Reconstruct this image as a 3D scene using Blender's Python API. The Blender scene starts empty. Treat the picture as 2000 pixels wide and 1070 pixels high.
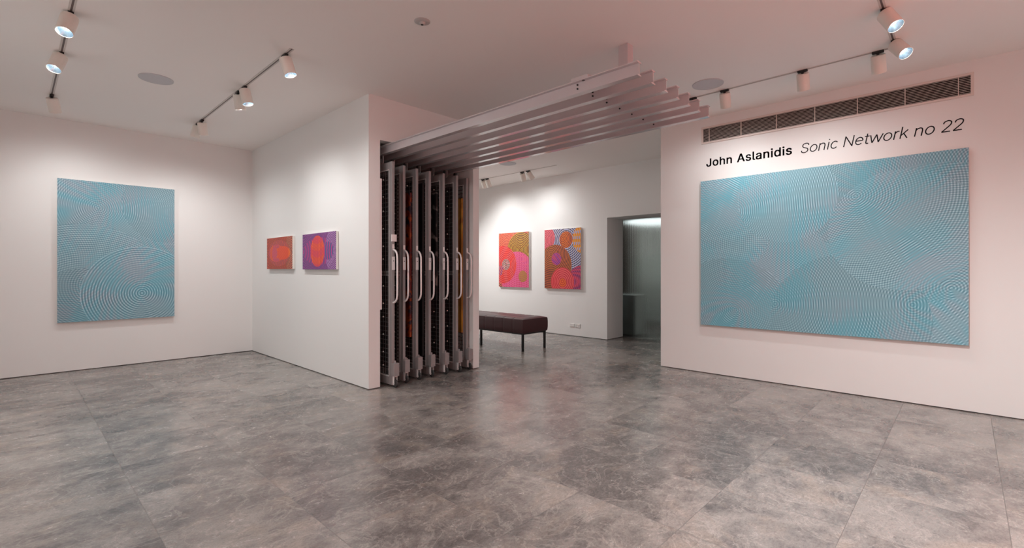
import bpy, bmesh, math, random
from mathutils import Vector, Matrix, Quaternion
random.seed(7)
PI = math.pi
SC = bpy.context.scene
COL = SC.collection

# ---------------------------------------------------------------- camera, world, exposure
CEIL = 3.21
cam_d = bpy.data.cameras.new('camera')
cam = bpy.data.objects.new('camera', cam_d)
COL.objects.link(cam)
cam.location = (0, 0, 1.3)
cam.rotation_euler = (PI / 2, 0, math.atan2(1, 1.0499) - PI / 2)
cam_d.sensor_width = 36
cam_d.lens = 931.9 / 2000 * 36
cam_d.shift_y = -8.06 / 2000
cam_d.clip_start = 0.05
SC.camera = cam
w = bpy.data.worlds.new('world')
SC.world = w
w.use_nodes = True
w.node_tree.nodes['Background'].inputs[0].default_value = (0, 0, 0, 1)
w.node_tree.nodes['Background'].inputs[1].default_value = 0
vs = SC.view_settings
vs.view_transform = 'Standard'
vs.look = 'None'
vs.exposure = 0.06
vs.gamma = 1
vs.use_curve_mapping = False
cy = SC.cycles
cy.max_bounces = 14
cy.diffuse_bounces = 9
cy.glossy_bounces = 5
cy.transmission_bounces = 8
cy.sample_clamp_indirect = 6
cy.caustics_reflective = False
cy.caustics_refractive = False
cy.use_denoising = True
SPOT_POWER = 20.0
SPILL = 38.0
FILL_POWER = 124.0
SPOT_COL = (1.0, 0.995, 0.98)


# ---------------------------------------------------------------- material helpers
def mat(name, col, rough=0.5, metal=0.0, coat=0.0, coat_rough=0.1, spec=0.5, noise=0.0, nscale=40.0, bump=0.0, emit=None, estr=0.0):
    m = bpy.data.materials.new(name)
    m.use_nodes = True
    nt = m.node_tree
    b = nt.nodes['Principled BSDF']
    b.inputs['Base Color'].default_value = (*col, 1)
    b.inputs['Roughness'].default_value = rough
    b.inputs['Metallic'].default_value = metal
    b.inputs['Coat Weight'].default_value = coat
    b.inputs['Coat Roughness'].default_value = coat_rough
    b.inputs['Specular IOR Level'].default_value = spec
    if emit:
        b.inputs['Emission Color'].default_value = (*emit, 1)
        b.inputs['Emission Strength'].default_value = estr
    if noise or bump:
        tc = nt.nodes.new('ShaderNodeTexCoord')
        n = nt.nodes.new('ShaderNodeTexNoise')
        n.inputs['Scale'].default_value = nscale
        n.inputs['Detail'].default_value = 4
        nt.links.new(tc.outputs['Object'], n.inputs['Vector'])
        if noise:
            mx = nt.nodes.new('ShaderNodeMix')
            mx.data_type = 'RGBA'
            mx.inputs['A'].default_value = (*[c * (1 - noise) for c in col], 1)
            mx.inputs['B'].default_value = (*[min(1, c * (1 + noise)) for c in col], 1)
            nt.links.new(n.outputs['Fac'], mx.inputs['Factor'])
            nt.links.new(mx.outputs['Result'], b.inputs['Base Color'])
        if bump:
            bp = nt.nodes.new('ShaderNodeBump')
            bp.inputs['Strength'].default_value = bump
            bp.inputs['Distance'].default_value = 0.002
            nt.links.new(n.outputs['Fac'], bp.inputs['Height'])
            nt.links.new(bp.outputs['Normal'], b.inputs['Normal'])
    return m


class G:
    """tiny expression helper over shader nodes"""
    def __init__(s, m):
        s.nt = m.node_tree
        s.b = s.nt.nodes['Principled BSDF']

    def put(s, sock, v):
        if isinstance(v, (int, float)):
            sock.default_value = v
        elif isinstance(v, (tuple, list)):
            sock.default_value = tuple(v) if len(v) == len(sock.default_value) else (*v, 1)
        else:
            s.nt.links.new(v, sock)

    def op(s, o, a, b=0.0, c=0.0, clamp=False):
        n = s.nt.nodes.new('ShaderNodeMath')
        n.operation = o
        n.use_clamp = clamp
        s.put(n.inputs[0], a)
        s.put(n.inputs[1], b)
        if len(n.inputs) > 2:
            s.put(n.inputs[2], c)
        return n.outputs[0]

    def vop(s, o, a, b=(0, 0, 0)):
        n = s.nt.nodes.new('ShaderNodeVectorMath')
        n.operation = o
        s.put(n.inputs[0], a)
        s.put(n.inputs[1], b)
        return n.outputs['Value'] if o in ('DISTANCE', 'LENGTH', 'DOT_PRODUCT') else n.outputs[0]

    def mix(s, f, a, b):
        n = s.nt.nodes.new('ShaderNodeMix')
        n.data_type = 'RGBA'
        s.put(n.inputs['Factor'], f)
        s.put(n.inputs['A'], a)
        s.put(n.inputs['B'], b)
        return n.outputs['Result']

    def noise(s, v, scale, detail=4, rough=0.5, dist=0.0):
        n = s.nt.nodes.new('ShaderNodeTexNoise')
        s.put(n.inputs['Vector'], v)
        n.inputs['Scale'].default_value = scale
        n.inputs['Detail'].default_value = detail
        n.inputs['Roughness'].default_value = rough
        n.inputs['Distortion'].default_value = dist
        return n.outputs['Fac']

    def ramp(s, f, lo, hi, a=0.0, b=1.0):
        n = s.nt.nodes.new('ShaderNodeMapRange')
        n.interpolation_type = 'SMOOTHSTEP'
        s.put(n.inputs['Value'], f)
        for k, v in (('From Min', lo), ('From Max', hi), ('To Min', a), ('To Max', b)):
            n.inputs[k].default_value = v
        return n.outputs['Result']

    def xyz(s, v):
        n = s.nt.nodes.new('ShaderNodeSeparateXYZ')
        s.put(n.inputs[0], v)
        return n.outputs

    def vec(s, x, y, z):
        n = s.nt.nodes.new('ShaderNodeCombineXYZ')
        s.put(n.inputs[0], x)
        s.put(n.inputs[1], y)
        s.put(n.inputs[2], z)
        return n.outputs[0]

    def coord(s, which='Object'):
        return s.nt.nodes.new('ShaderNodeTexCoord').outputs[which]


def srgb(r, g, b):
    f = lambda c: ((c / 255 + 0.055) / 1.055) ** 2.4 if c > 10 else c / 255 / 12.92
    return (f(r), f(g), f(b))


M = {
    'wall': mat('white_wall_paint', (0.80, 0.795, 0.785), 0.75, bump=0.08, nscale=120),
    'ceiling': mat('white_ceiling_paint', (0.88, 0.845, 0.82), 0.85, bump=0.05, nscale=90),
    'coral': mat('coral_bounce_paint', (0.80, 0.18, 0.14), 0.75, noise=0.04, nscale=2),
    'brown': mat('dark_brown_paint', (0.13, 0.098, 0.085), 0.6, noise=0.05),
    'gap': mat('dark_shadow_gap', (0.09, 0.075, 0.07), 0.8, noise=0.2),
    'beam': mat('gloss_white_painted_steel', (0.56, 0.515, 0.53), 0.25, coat=1.0, coat_rough=0.04, noise=0.02, nscale=6),
    'rack': mat('grey_white_powder_coat', (0.30, 0.272, 0.272), 0.35, noise=0.03, nscale=8),
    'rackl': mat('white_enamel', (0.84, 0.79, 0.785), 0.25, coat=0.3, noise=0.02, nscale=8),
    'wire': mat('galvanised_wire', (0.15, 0.135, 0.135), 0.45, metal=0.3, noise=0.1, nscale=30),
    'hook': mat('bright_zinc', (0.85, 0.83, 0.82), 0.3, metal=0.3, noise=0.03),
    'steel': mat('brushed_steel', (0.62, 0.60, 0.60), 0.35, metal=0.8, noise=0.05),
    'rubber': mat('dark_rubber', (0.035, 0.035, 0.035), 0.6, noise=0.2),
    'black': mat('black_plastic', (0.012, 0.011, 0.011), 0.45, noise=0.2),
    'can': mat('cream_white_lamp_body', (0.80, 0.75, 0.69), 0.45, noise=0.02, nscale=10),
    'reflector': mat('blue_grey_reflector', (0.35, 0.45, 0.52), 0.25, metal=0.85, noise=0.05),
    'lens': mat('lit_lamp_lens', (1, 1, 1), 0.4, emit=(0.93, 0.97, 1.0), estr=70.0, noise=0.01),
    'track': mat('white_track_rail', (0.62, 0.58, 0.55), 0.5, noise=0.03),
    'groove': mat('brown_track_groove', (0.13, 0.10, 0.095), 0.5, noise=0.1),
    'grille': mat('grey_speaker_grille', (0.57, 0.565, 0.585), 0.8, noise=0.05, nscale=900),
    'grey': mat('grey_sensor_plastic', (0.50, 0.47, 0.46), 0.5, noise=0.02),
    'canvas': mat('raw_canvas_edge', (0.78, 0.75, 0.71), 0.85, noise=0.04, nscale=200),
    'canvas_tan': mat('tan_primed_edge', (0.52, 0.40, 0.34), 0.85, noise=0.04, nscale=200),
    'leather': mat('dark_burgundy_leather', (0.050, 0.012, 0.015), 0.36, noise=0.15, nscale=60, bump=0.25),
    'legs': mat('black_steel', (0.006, 0.006, 0.006), 0.4, noise=0.2),
    'plate': mat('white_socket_plastic', (0.78, 0.76, 0.74), 0.35, noise=0.01),
    'ventdark': mat('dark_duct', (0.012, 0.010, 0.010), 0.9, noise=0.2),
    'vent': mat('vent_paint', (0.72, 0.64, 0.60), 0.5, noise=0.02),
    'ink': mat('black_vinyl', (0.018, 0.018, 0.020), 0.9, spec=0.05, noise=0.1),
    'cabinet': mat('white_laminate', (0.66, 0.70, 0.68), 0.4, noise=0.02),
    'step': mat('pale_stone_tread', (0.50, 0.52, 0.50), 0.5, noise=0.05, nscale=8),
    'lamp_panel': mat('lit_diffuser', (1, 1, 1), 0.5, emit=(0.95, 0.97, 1.0), estr=1.25, noise=0.01),
}


def floor_material():
    m = mat('grey_stone_tile', (0.3, 0.3, 0.3), 0.3)
    g = G(m)
    p = g.coord()
    x, y, _ = g.xyz(p)
    tx = g.op('DIVIDE', g.op('SUBTRACT', x, 0.5), 0.6)
    ty = g.op('DIVIDE', g.op('SUBTRACT', y, 0.445), 0.6)
    ix, iy = g.op('FLOOR', tx), g.op('FLOOR', ty)
    wn = g.nt.nodes.new('ShaderNodeTexWhiteNoise')
    wn.noise_dimensions = '3D'
    g.put(wn.inputs['Vector'], g.vec(ix, iy, 3.3))
    off = g.vop('MULTIPLY', wn.outputs['Color'], (37, 41, 23))
    q = g.vop('ADD', p, off)
    qs = g.vop('MULTIPLY', q, (1.0, 1.25, 1.0))
    big = g.noise(qs, 1.7, 5, 0.55, 0.8)
    mid = g.noise(qs, 7.0, 8, 0.7, 0.35)
    fine = g.noise(g.vop('MULTIPLY', q, (1.0, 1.7, 1.0)), 38.0, 6, 0.7, 0.3)
    grain = g.noise(q, 120.0, 3, 0.7, 0.0)
    beige = g.noise(g.vop('ADD', qs, (5, 9, 2)), 2.3, 5, 0.6, 1.0)
    v1 = g.op('ABSOLUTE', g.op('SUBTRACT', g.noise(g.vop('ADD', q, (3, 1, 7)), 3.2, 7, 0.62, 1.3), 0.5))
    vein = g.ramp(v1, 0.0, 0.022, 1.0, 0.0)
    v2 = g.op('ABSOLUTE', g.op('SUBTRACT', g.noise(g.vop('ADD', q, (13, 21, 7)), 9.0, 6, 0.6, 1.0), 0.5))
    vein2 = g.ramp(v2, 0.0, 0.03, 1.0, 0.0)
    tone = g.op('ADD', g.op('MULTIPLY', big, 0.58), g.op('MULTIPLY', mid, 0.42))
    macro = g.noise(p, 0.55, 4, 0.55, 0.6)
    tone = g.op('ADD', tone, g.op('MULTIPLY', g.op('SUBTRACT', macro, 0.5), 0.55))
    tone = g.ramp(tone, 0.36, 0.64)
    c = g.mix(tone, (0.100, 0.091, 0.088), (0.290, 0.266, 0.246))
    c = g.mix(g.op('MULTIPLY', g.ramp(beige, 0.50, 0.70), 0.5), c, (0.32, 0.26, 0.21))
    c = g.mix(g.op('MULTIPLY', g.ramp(fine, 0.38, 0.75), 0.26), c, (0.36, 0.335, 0.315))
    c = g.mix(g.op('MULTIPLY', g.ramp(fine, 0.50, 0.30), 0.34), c, (0.07, 0.062, 0.06))
    c = g.mix(g.op('MULTIPLY', vein, 0.26), c, (0.50, 0.46, 0.42))
    c = g.mix(g.op('MULTIPLY', vein2, 0.05), c, (0.46, 0.42, 0.38))
    gv = g.ramp(grain, 0.3, 0.7, 0.86, 1.10)
    c = g.vop('MULTIPLY', c, g.vec(gv, gv, gv))
    tv = g.op('ADD', g.op('MULTIPLY', wn.outputs['Value'], 0.12), 0.92)
    c = g.vop('MULTIPLY', c, g.vec(tv, tv, tv))
    fx = g.op('ABSOLUTE', g.op('SUBTRACT', g.op('FRACT', tx), 0.5))
    fy = g.op('ABSOLUTE', g.op('SUBTRACT', g.op('FRACT', ty), 0.5))
    e = g.op('MAXIMUM', fx, fy)
    joint = g.op('GREATER_THAN', e, 0.5 - 0.0024)
    c = g.mix(g.op('MULTIPLY', joint, g.op('ADD', 0.4, g.op('MULTIPLY', macro, 0.6))), c, (0.075, 0.068, 0.064))
    g.put(g.b.inputs['Base Color'], c)
    r = g.op('ADD', g.op('MULTIPLY', mid, 0.12), 0.20)
    r = g.op('ADD', r, g.op('MULTIPLY', joint, 0.3))
    g.put(g.b.inputs['Roughness'], r)
    g.b.inputs['Specular IOR Level'].default_value = 0.85
    bp = g.nt.nodes.new('ShaderNodeBump')
    bp.inputs['Strength'].default_value = 0.12
    bp.inputs['Distance'].default_value = 0.002
    g.put(bp.inputs['Height'], g.op('SUBTRACT', g.op('ADD', fine, mid), g.op('MULTIPLY', joint, 3.0)))
    g.nt.links.new(bp.outputs['Normal'], g.b.inputs['Normal'])
    return m


def ring(g, P, c, period, ph=0.0):
    d = g.vop('DISTANCE', P, (c[0], c[1], 0))
    return d, g.op('MULTIPLY_ADD', d, 2 * PI / period, ph)


def blue_art(name, layers, gain=(1.0, 1.02, 1.03)):
    """layers: (disc centre, disc radius or None, ring A centre, ring A period, ring B centre, ring B period, ampA, ampB)"""
    m = mat(name, (0.2, 0.4, 0.5), 0.55)
    g = G(m)
    x, y, z = g.xyz(g.coord())
    P = g.vec(x, g.op('MULTIPLY', z, -1.0), 0.0)
    big = g.noise(P, 1.3, 2, 0.5)
    mid = g.noise(P, 3.2, 1, 0.4)
    out = None
    for k_, (dc, dr, ca, pa, cb, pb, aa, ab) in enumerate(layers):
        da, fa = ring(g, P, ca, pa)
        db, fb = ring(g, P, cb, pb, 1.0)
        sa, sb = g.op('SINE', fa), g.op('SINE', fb)
        low = g.op('COSINE', g.op('MULTIPLY', g.op('SUBTRACT', fa, fb), 0.34))
        low = g.op('ADD', g.op('MULTIPLY', low, 0.55), g.op('MULTIPLY', g.op('SUBTRACT', mid, 0.5), 5.0))
        v = g.op('ADD', g.op('MULTIPLY_ADD', sa, aa, 0.5), g.op('MULTIPLY', sb, ab), clamp=True)
        soft = g.ramp(g.noise(g.vop('ADD', P, (k_ * 3.1, 1.7, 0)), 2.6, 2, 0.5), 0.36, 0.62, 0.4, 1.05)
        v = g.op('MULTIPLY_ADD', g.op('SUBTRACT', v, 0.5), soft, 0.52)
        hue = g.ramp(low, -1.0, 0.9)
        dark = g.mix(hue, srgb(92, 122, 137), srgb(72, 132, 149))
        light = g.mix(hue, srgb(170, 186, 197), srgb(134, 188, 202))
        dark = g.mix(g.ramp(big, 0.4, 0.62), dark, srgb(84, 122, 136))
        light = g.mix(g.ramp(big, 0.4, 0.62), light, srgb(158, 190, 200))
        c = g.mix(v, dark, light)
        dots = g.op('MULTIPLY', g.op('MAXIMUM', sa, 0.0), g.op('MAXIMUM', sb, 0.0))
        c = g.mix(g.op('MULTIPLY', g.ramp(dots, 0.3, 0.9), g.op('MULTIPLY', soft, 0.5)), c, srgb(198, 216, 222))
        tint = (0.98, 0.92, 1.02, 0.93, 1.03, 0.95, 0.90, 1.0)[k_]
        c = g.vop('MULTIPLY', c, (tint * gain[0], tint * gain[1], tint * gain[2]))
        if out is None:
            out = c
        else:
            r = g.vop('DISTANCE', P, (dc[0], dc[1], 0))
            out = g.mix(g.op('LESS_THAN', r, dr), out, c)
    g.put(g.b.inputs['Base Color'], out)
    return m


def disc_art(name, layers, bands=0.0):
    """layers: (disc centre, radius or None, ring A (centre, period), ring B (centre, period) or ('x', period), four sRGB colours)"""
    m = mat(name, (0.5, 0.2, 0.1), 0.5)
    g = G(m)
    x, y, z = g.xyz(g.coord())
    zz = g.op('MULTIPLY', z, -1.0)
    P = g.vec(x, zz, 0.0)
    out = None

    def pat(spec):
        if spec[0] == 'x':
            return g.op('SINE', g.op('MULTIPLY', x, 2 * PI / spec[1]))
        if spec[0] == 'z':
            return g.op('SINE', g.op('MULTIPLY', zz, 2 * PI / spec[1]))
        return g.op('SINE', ring(g, P, spec[0], spec[1])[1])
    for (dc, dr, A, B, cols) in layers:
        sa = g.ramp(pat(A), -0.25, 0.25)
        sb = g.ramp(pat(B), -0.25, 0.25)
        c = g.mix(sb, g.mix(sa, srgb(*cols[0]), srgb(*cols[1])), g.mix(sa, srgb(*cols[2]), srgb(*cols[3])))
        fl = g.op('SINE', g.op('MULTIPLY_ADD', g.vop('DISTANCE', P, (dc[0] - .9, dc[1] + .5, 0)) if dc else g.vop('DISTANCE', P, (1.6, -.4, 0)), 2 * PI / 0.021, 0.0))
        fl = g.ramp(fl, -.5, .5, 0.74, 1.08)
        c = g.vop('MULTIPLY', c, g.vec(fl, fl, fl))
        if out is None:
            out = c
        else:
            if isinstance(dr, tuple):
                r = g.vop('DISTANCE', g.vop('MULTIPLY', P, (1 / dr[0], 1 / dr[1], 0)), (dc[0] / dr[0], dc[1] / dr[1], 0))
                out = g.mix(g.op('LESS_THAN', r, 1.0), out, c)
            else:
                r = g.vop('DISTANCE', P, (dc[0], dc[1], 0))
                out = g.mix(g.op('LESS_THAN', r, dr), out, c)
    g.put(g.b.inputs['Base Color'], out)
    return m


# ---------------------------------------------------------------- mesh helpers
def box(bm, x0, y0, z0, x1, y1, z1, bevel=0.0, seg=2):
    vs_ = [bm.verts.new(p) for p in ((x0, y0, z0), (x1, y0, z0), (x1, y1, z0), (x0, y1, z0), (x0, y0, z1), (x1, y0, z1), (x1, y1, z1), (x0, y1, z1))]
    fs = [bm.faces.new([vs_[i] for i in f]) for f in ((0, 3, 2, 1), (4, 5, 6, 7), (0, 1, 5, 4), (1, 2, 6, 5), (2, 3, 7, 6), (3, 0, 4, 7))]
    if bevel:
        es = list({e for f in fs for e in f.edges})
        bmesh.ops.bevel(bm, geom=es, offset=bevel, segments=seg, affect='EDGES', profile=0.5)
    return bm


def lathe(bm, prof, seg=32, M4=None):
    rings = []
    for r, z in prof:
        if r < 1e-6:
            rings.append([bm.verts.new((0, 0, z))])
        else:
            rings.append([bm.verts.new((r * math.cos(2 * PI * k / seg), r * math.sin(2 * PI * k / seg), z)) for k in range(seg)])
    allv = [v for r in rings for v in r]
    for a, b in zip(rings, rings[1:]):
        for k in range(seg):
            k2 = (k + 1) % seg
            if len(a) == 1 and len(b) > 1:
                bm.faces.new((a[0], b[k2], b[k]))
            elif len(b) == 1 and len(a) > 1:
                bm.faces.new((a[k], a[k2], b[0]))
            elif len(a) > 1:
                bm.faces.new((a[k], a[k2], b[k2], b[k]))
    if M4 is not None:
        bmesh.ops.transform(bm, matrix=M4, verts=allv)
    return bm


def tube(bm, pts, r, seg=12):
    pts = [Vector(p) for p in pts]
    rings = []
    up = Vector((1, 0, 0))
    for i, p in enumerate(pts):
        t = (pts[min(i + 1, len(pts) - 1)] - pts[max(i - 1, 0)]).normalized()
        u = up - t * up.dot(t)
        u.normalize()
        v = t.cross(u)
        rings.append([bm.verts.new(p + r * (math.cos(2 * PI * k / seg) * u + math.sin(2 * PI * k / seg) * v)) for k in range(seg)])
    for a, b in zip(rings, rings[1:]):
        for k in range(seg):
            bm.faces.new((a[k], a[(k + 1) % seg], b[(k + 1) % seg], b[k]))
    bm.faces.new(rings[0][::-1])
    bm.faces.new(rings[-1])
    return bm


def obj(name, bm, m, parent=None, smooth=False, loc=None):
    bmesh.ops.recalc_face_normals(bm, faces=bm.faces)
    me = bpy.data.meshes.new(name)
    bm.to_mesh(me)
    bm.free()
    me.materials.append(M[m] if isinstance(m, str) else m)
    o = bpy.data.objects.new(name, me)
    COL.objects.link(o)
    if parent:
        o.parent = parent
    if loc:
        o.location = loc
    if smooth:
        for p in me.polygons:
            p.use_smooth = True
        me.set_sharp_from_angle(angle=math.radians(35))
    return o


def tag(o, label, cat, group=None):
    o['label'] = label
    o['category'] = cat
    if group:
        o['group'] = group
    return o


def thing(name, label, cat, loc=(0, 0, 0), rz=0.0, group=None):
    o = bpy.data.objects.new(name, None)
    o.empty_display_size = 0.1
    COL.objects.link(o)
    o.location = loc
    o.rotation_euler = (0, 0, rz)
    return tag(o, label, cat, group)


def struct(name, bm, m):
    o = obj(name, bm, m)
    o['kind'] = 'structure'
    return o


def dup(root, loc, label=None):
    r = root.copy()
    COL.objects.link(r)
    r.location = loc
    if label:
        r['label'] = label
    for ch in list(root.children):
        c = ch.copy()
        COL.objects.link(c)
        c.parent = r
        for gch in ch.children:
            d = gch.copy()
            COL.objects.link(d)
            d.parent = c
    return r


def bx(*a, **k):
    return box(bmesh.new(), *a, **k)


# ---------------------------------------------------------------- the room
FLOORM = floor_material()
struct('floor', bx(-1.05, -1.65, -0.1, 14.6, 9.9, 0.0), FLOORM)
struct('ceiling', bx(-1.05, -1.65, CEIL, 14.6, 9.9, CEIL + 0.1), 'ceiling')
G0 = 0.009   # shadow gap under the plaster


def wall(side, boxes, m='wall', gap=True, inset=0.01):
    bm = bmesh.new()
    for b in boxes:
        box(bm, b[0], b[1], (G0 if (gap and b[4] < 0.001) else b[4]), b[2], b[3], b[5])
    struct('wall_' + side, bm, m)
    if gap:
        bm = bmesh.new()
        for b in boxes:
            if b[4] < 0.001:
                box(bm, b[0] + inset, b[1] + inset, 0.0, b[2] - inset, b[3] - inset, G0)
        struct('gap_shade_' + side, bm, 'gap')  # recessed strip coloured dark, painting in the shade of the gap


# boxes: x0, y0, x1, y1, z0, z1
wall('left', [(-0.9, 8.305, 2.67, 8.425, 0, CEIL)])
wall('camera_side', [(-1.02, -1.62, -0.9, 8.425, 0, CEIL)])
wall('rear', [(-0.9, -1.62, 6.04, -1.5, 0, CEIL)])
wall('rear_bounce_panel', [(0.6, -1.5, 4.0, -1.47, 0.55, CEIL)], m='coral', gap=False)  # unseen coral panel, added to bounce pink light onto the ceiling
wall('middle', [(2.67, 4.686, 2.808, 8.425, 0, CEIL)])
wall('pocket_side', [(4.18, 4.686, 4.283, 9.75, 0, CEIL)])
wall('pocket_lintel', [(2.808, 4.686, 4.18, 4.80, 2.735, CEIL)], gap=False)
wall('pocket_end', [(2.808, 8.425, 4.18, 8.54, 0, CEIL)])
wall('right', [(6.04, -1.62, 6.20, 2.983, 0, CEIL)])
wall('passage', [(6.20, 2.75, 7.63, 2.87, 0, CEIL)])
wall('back', [(7.63, 4.83, 8.19, 9.75, 0, CEIL), (7.63, 2.45, 8.19, 3.35, 0, CEIL), (7.63, 3.35, 8.19, 4.83, 2.267, CEIL)])
wall('far_end', [(4.283, 9.63, 7.63, 9.75, 0, CEIL)])
wall('stair_left', [(8.19, 7.5, 14.4, 7.62, 0, CEIL)])
wall('stair_right', [(8.19, 2.45, 14.4, 2.57, 0, CEIL)])
wall('stair_end', [(14.4, 2.45, 14.52, 7.62, 0, CEIL)])
wall('stair_column', [(9.0, 5.16, 9.25, 6.6, 0, CEIL)], m='brown')
struct('trim_1', bx(2.809, 4.690, 0.86, 2.834, 4.740, 2.31, bevel=0.002), 'rackl')


# ---------------------------------------------------------------- track lighting
def make_track(label, x0, y0, x1, y1):
    horizontal = abs(x1 - x0) > abs(y1 - y0)
    L = abs(x1 - x0) if horizontal else abs(y1 - y0)
    t = thing('lighting_track', label, 'lighting track', (min(x0, x1), min(y0, y1), CEIL), -PI / 2 if horizontal else 0, 'lighting tracks set in the ceiling')
    if horizontal:
        t.rotation_euler = (0, 0, -PI / 2)
    h = 0.019
    bm = bmesh.new()
    box(bm, -h, 0, -0.0035, -h + 0.0125, L, 0.0)
    box(bm, h - 0.0125, 0, -0.0035, h, L, 0.0)
    obj('rail', bm, 'track', t)
    obj('groove', bx(-h + 0.0125, 0, -0.0015, h - 0.0125, L, 0.0), 'groove', t)
    obj('end_cap', bx(-h, L, -0.004, h, L + 0.02, 0.0, bevel=0.001), 'track', t)
    return t


make_track('long straight ceiling track at the far left carrying three spotlights', 0.305, 0.6, 0.305, 7.42)
make_track('ceiling track carrying five spotlights beside the wall with two small paintings', 1.675, 4.22, 1.675, 7.42)
make_track('thin ceiling track running above the long air vent and wall lettering', 5.22, 0.46, 5.22, 2.9)
make_track('short ceiling track at top right carrying the two glaring spotlights', 2.6, 0.44, 5.2, 0.44)
make_track('distant ceiling track in the back room above the two red paintings', 6.855, 5.41, 6.855, 8.4)


def can_parts(t, along_x=False):
    b = bmesh.new()
    R, TOP, BOT = 0.0535, -0.012, -0.168
    lathe(b, [(0.0, TOP), (R * 0.82, TOP), (R * 0.97, TOP - 0.004), (R, TOP - 0.010), (R, BOT + 0.001), (R - 0.0015, BOT), (R - 0.004, BOT), (R - 0.004, BOT + 0.004)], 40)
    body = obj('lamp_body', b, 'can', t, smooth=True)
    b = bmesh.new()
    lathe(b, [(R - 0.0045, BOT + 0.002), (0.040, BOT + 0.022), (0.026, BOT + 0.050), (0.024, BOT + 0.052)], 40)
    refl = obj('reflector', b, 'reflector', t, smooth=True)
    b = bmesh.new()
    lathe(b, [(0.0, BOT + 0.046), (0.018, BOT + 0.047), (0.0245, BOT + 0.052)], 24)
    lens = obj('lens', b, 'lens', t, smooth=True)
    b = bmesh.new()
    if along_x:
        box(b, -0.042, -0.016, -0.022, 0.042, 0.016, -0.003, bevel=0.003)
    else:
        box(b, -0.016, -0.042, -0.022, 0.016, 0.042, -0.003, bevel=0.003)
    box(b, -0.010, -0.010, -0.045, 0.010, 0.010, -0.02, bevel=0.002)
    ad = obj('track_adapter', b, 'black', t)
    return body, refl, lens, ad


def aim(d):
    return Vector(d).normalized().to_track_quat('-Z', 'Y')


def spotlight(x, y, d, target, label, power=1.0, cone=60, blend=0.9, along_x=False, spill=1.0, first=[]):
    t = thing('track_spotlight', label, 'spotlight', (x, y, CEIL), 0, 'white cylinder spotlights on the ceiling tracks')
    if first:
        parts = []
        for p in first:
            c = p.copy()
            COL.objects.link(c)
            c.parent = t
            parts.append(c)
        if along_x:
            parts[3].rotation_euler = (0, 0, PI / 2)
    else:
        parts = can_parts(t)
        first.extend(parts)
        parts = list(parts)
    q = aim(d)
    pivot = Vector((0, 0, -0.022))
    for p in parts[:3]:
        p.rotation_mode = 'QUATERNION'
        p.rotation_quaternion = q
        p.location = pivot
    ld = bpy.data.lights.new('spot_lamp', 'SPOT')
    ld.energy = SPOT_POWER * power
    ld.color = SPOT_COL
    ld.spot_size = math.radians(cone)
    ld.spot_blend = blend
    ld.shadow_soft_size = 0.022
    lo = bpy.data.objects.new('spot_lamp', ld)
    COL.objects.link(lo)
    lo.parent = t
    lo.location = pivot + q @ Vector((0, 0, -0.142))
    lo.rotation_mode = 'QUATERNION'
    lo.rotation_quaternion = aim(Vector(target) - (Vector((x, y, CEIL)) + lo.location))
    l2 = ld.copy()
    l2.energy = SPILL * spill
    l2.spot_size = math.radians(150)
    l2.spot_blend = 1.0
    s2_ = bpy.data.objects.new('spill_lamp', l2)
    COL.objects.link(s2_)
    s2_.parent = t
    s2_.location = pivot + q @ Vector((0, 0, -0.172))
    s2_.rotation_mode = 'QUATERNION'
    s2_.rotation_quaternion = aim(Vector(d) + Vector((0, 0, -.6)))
    return t


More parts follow.
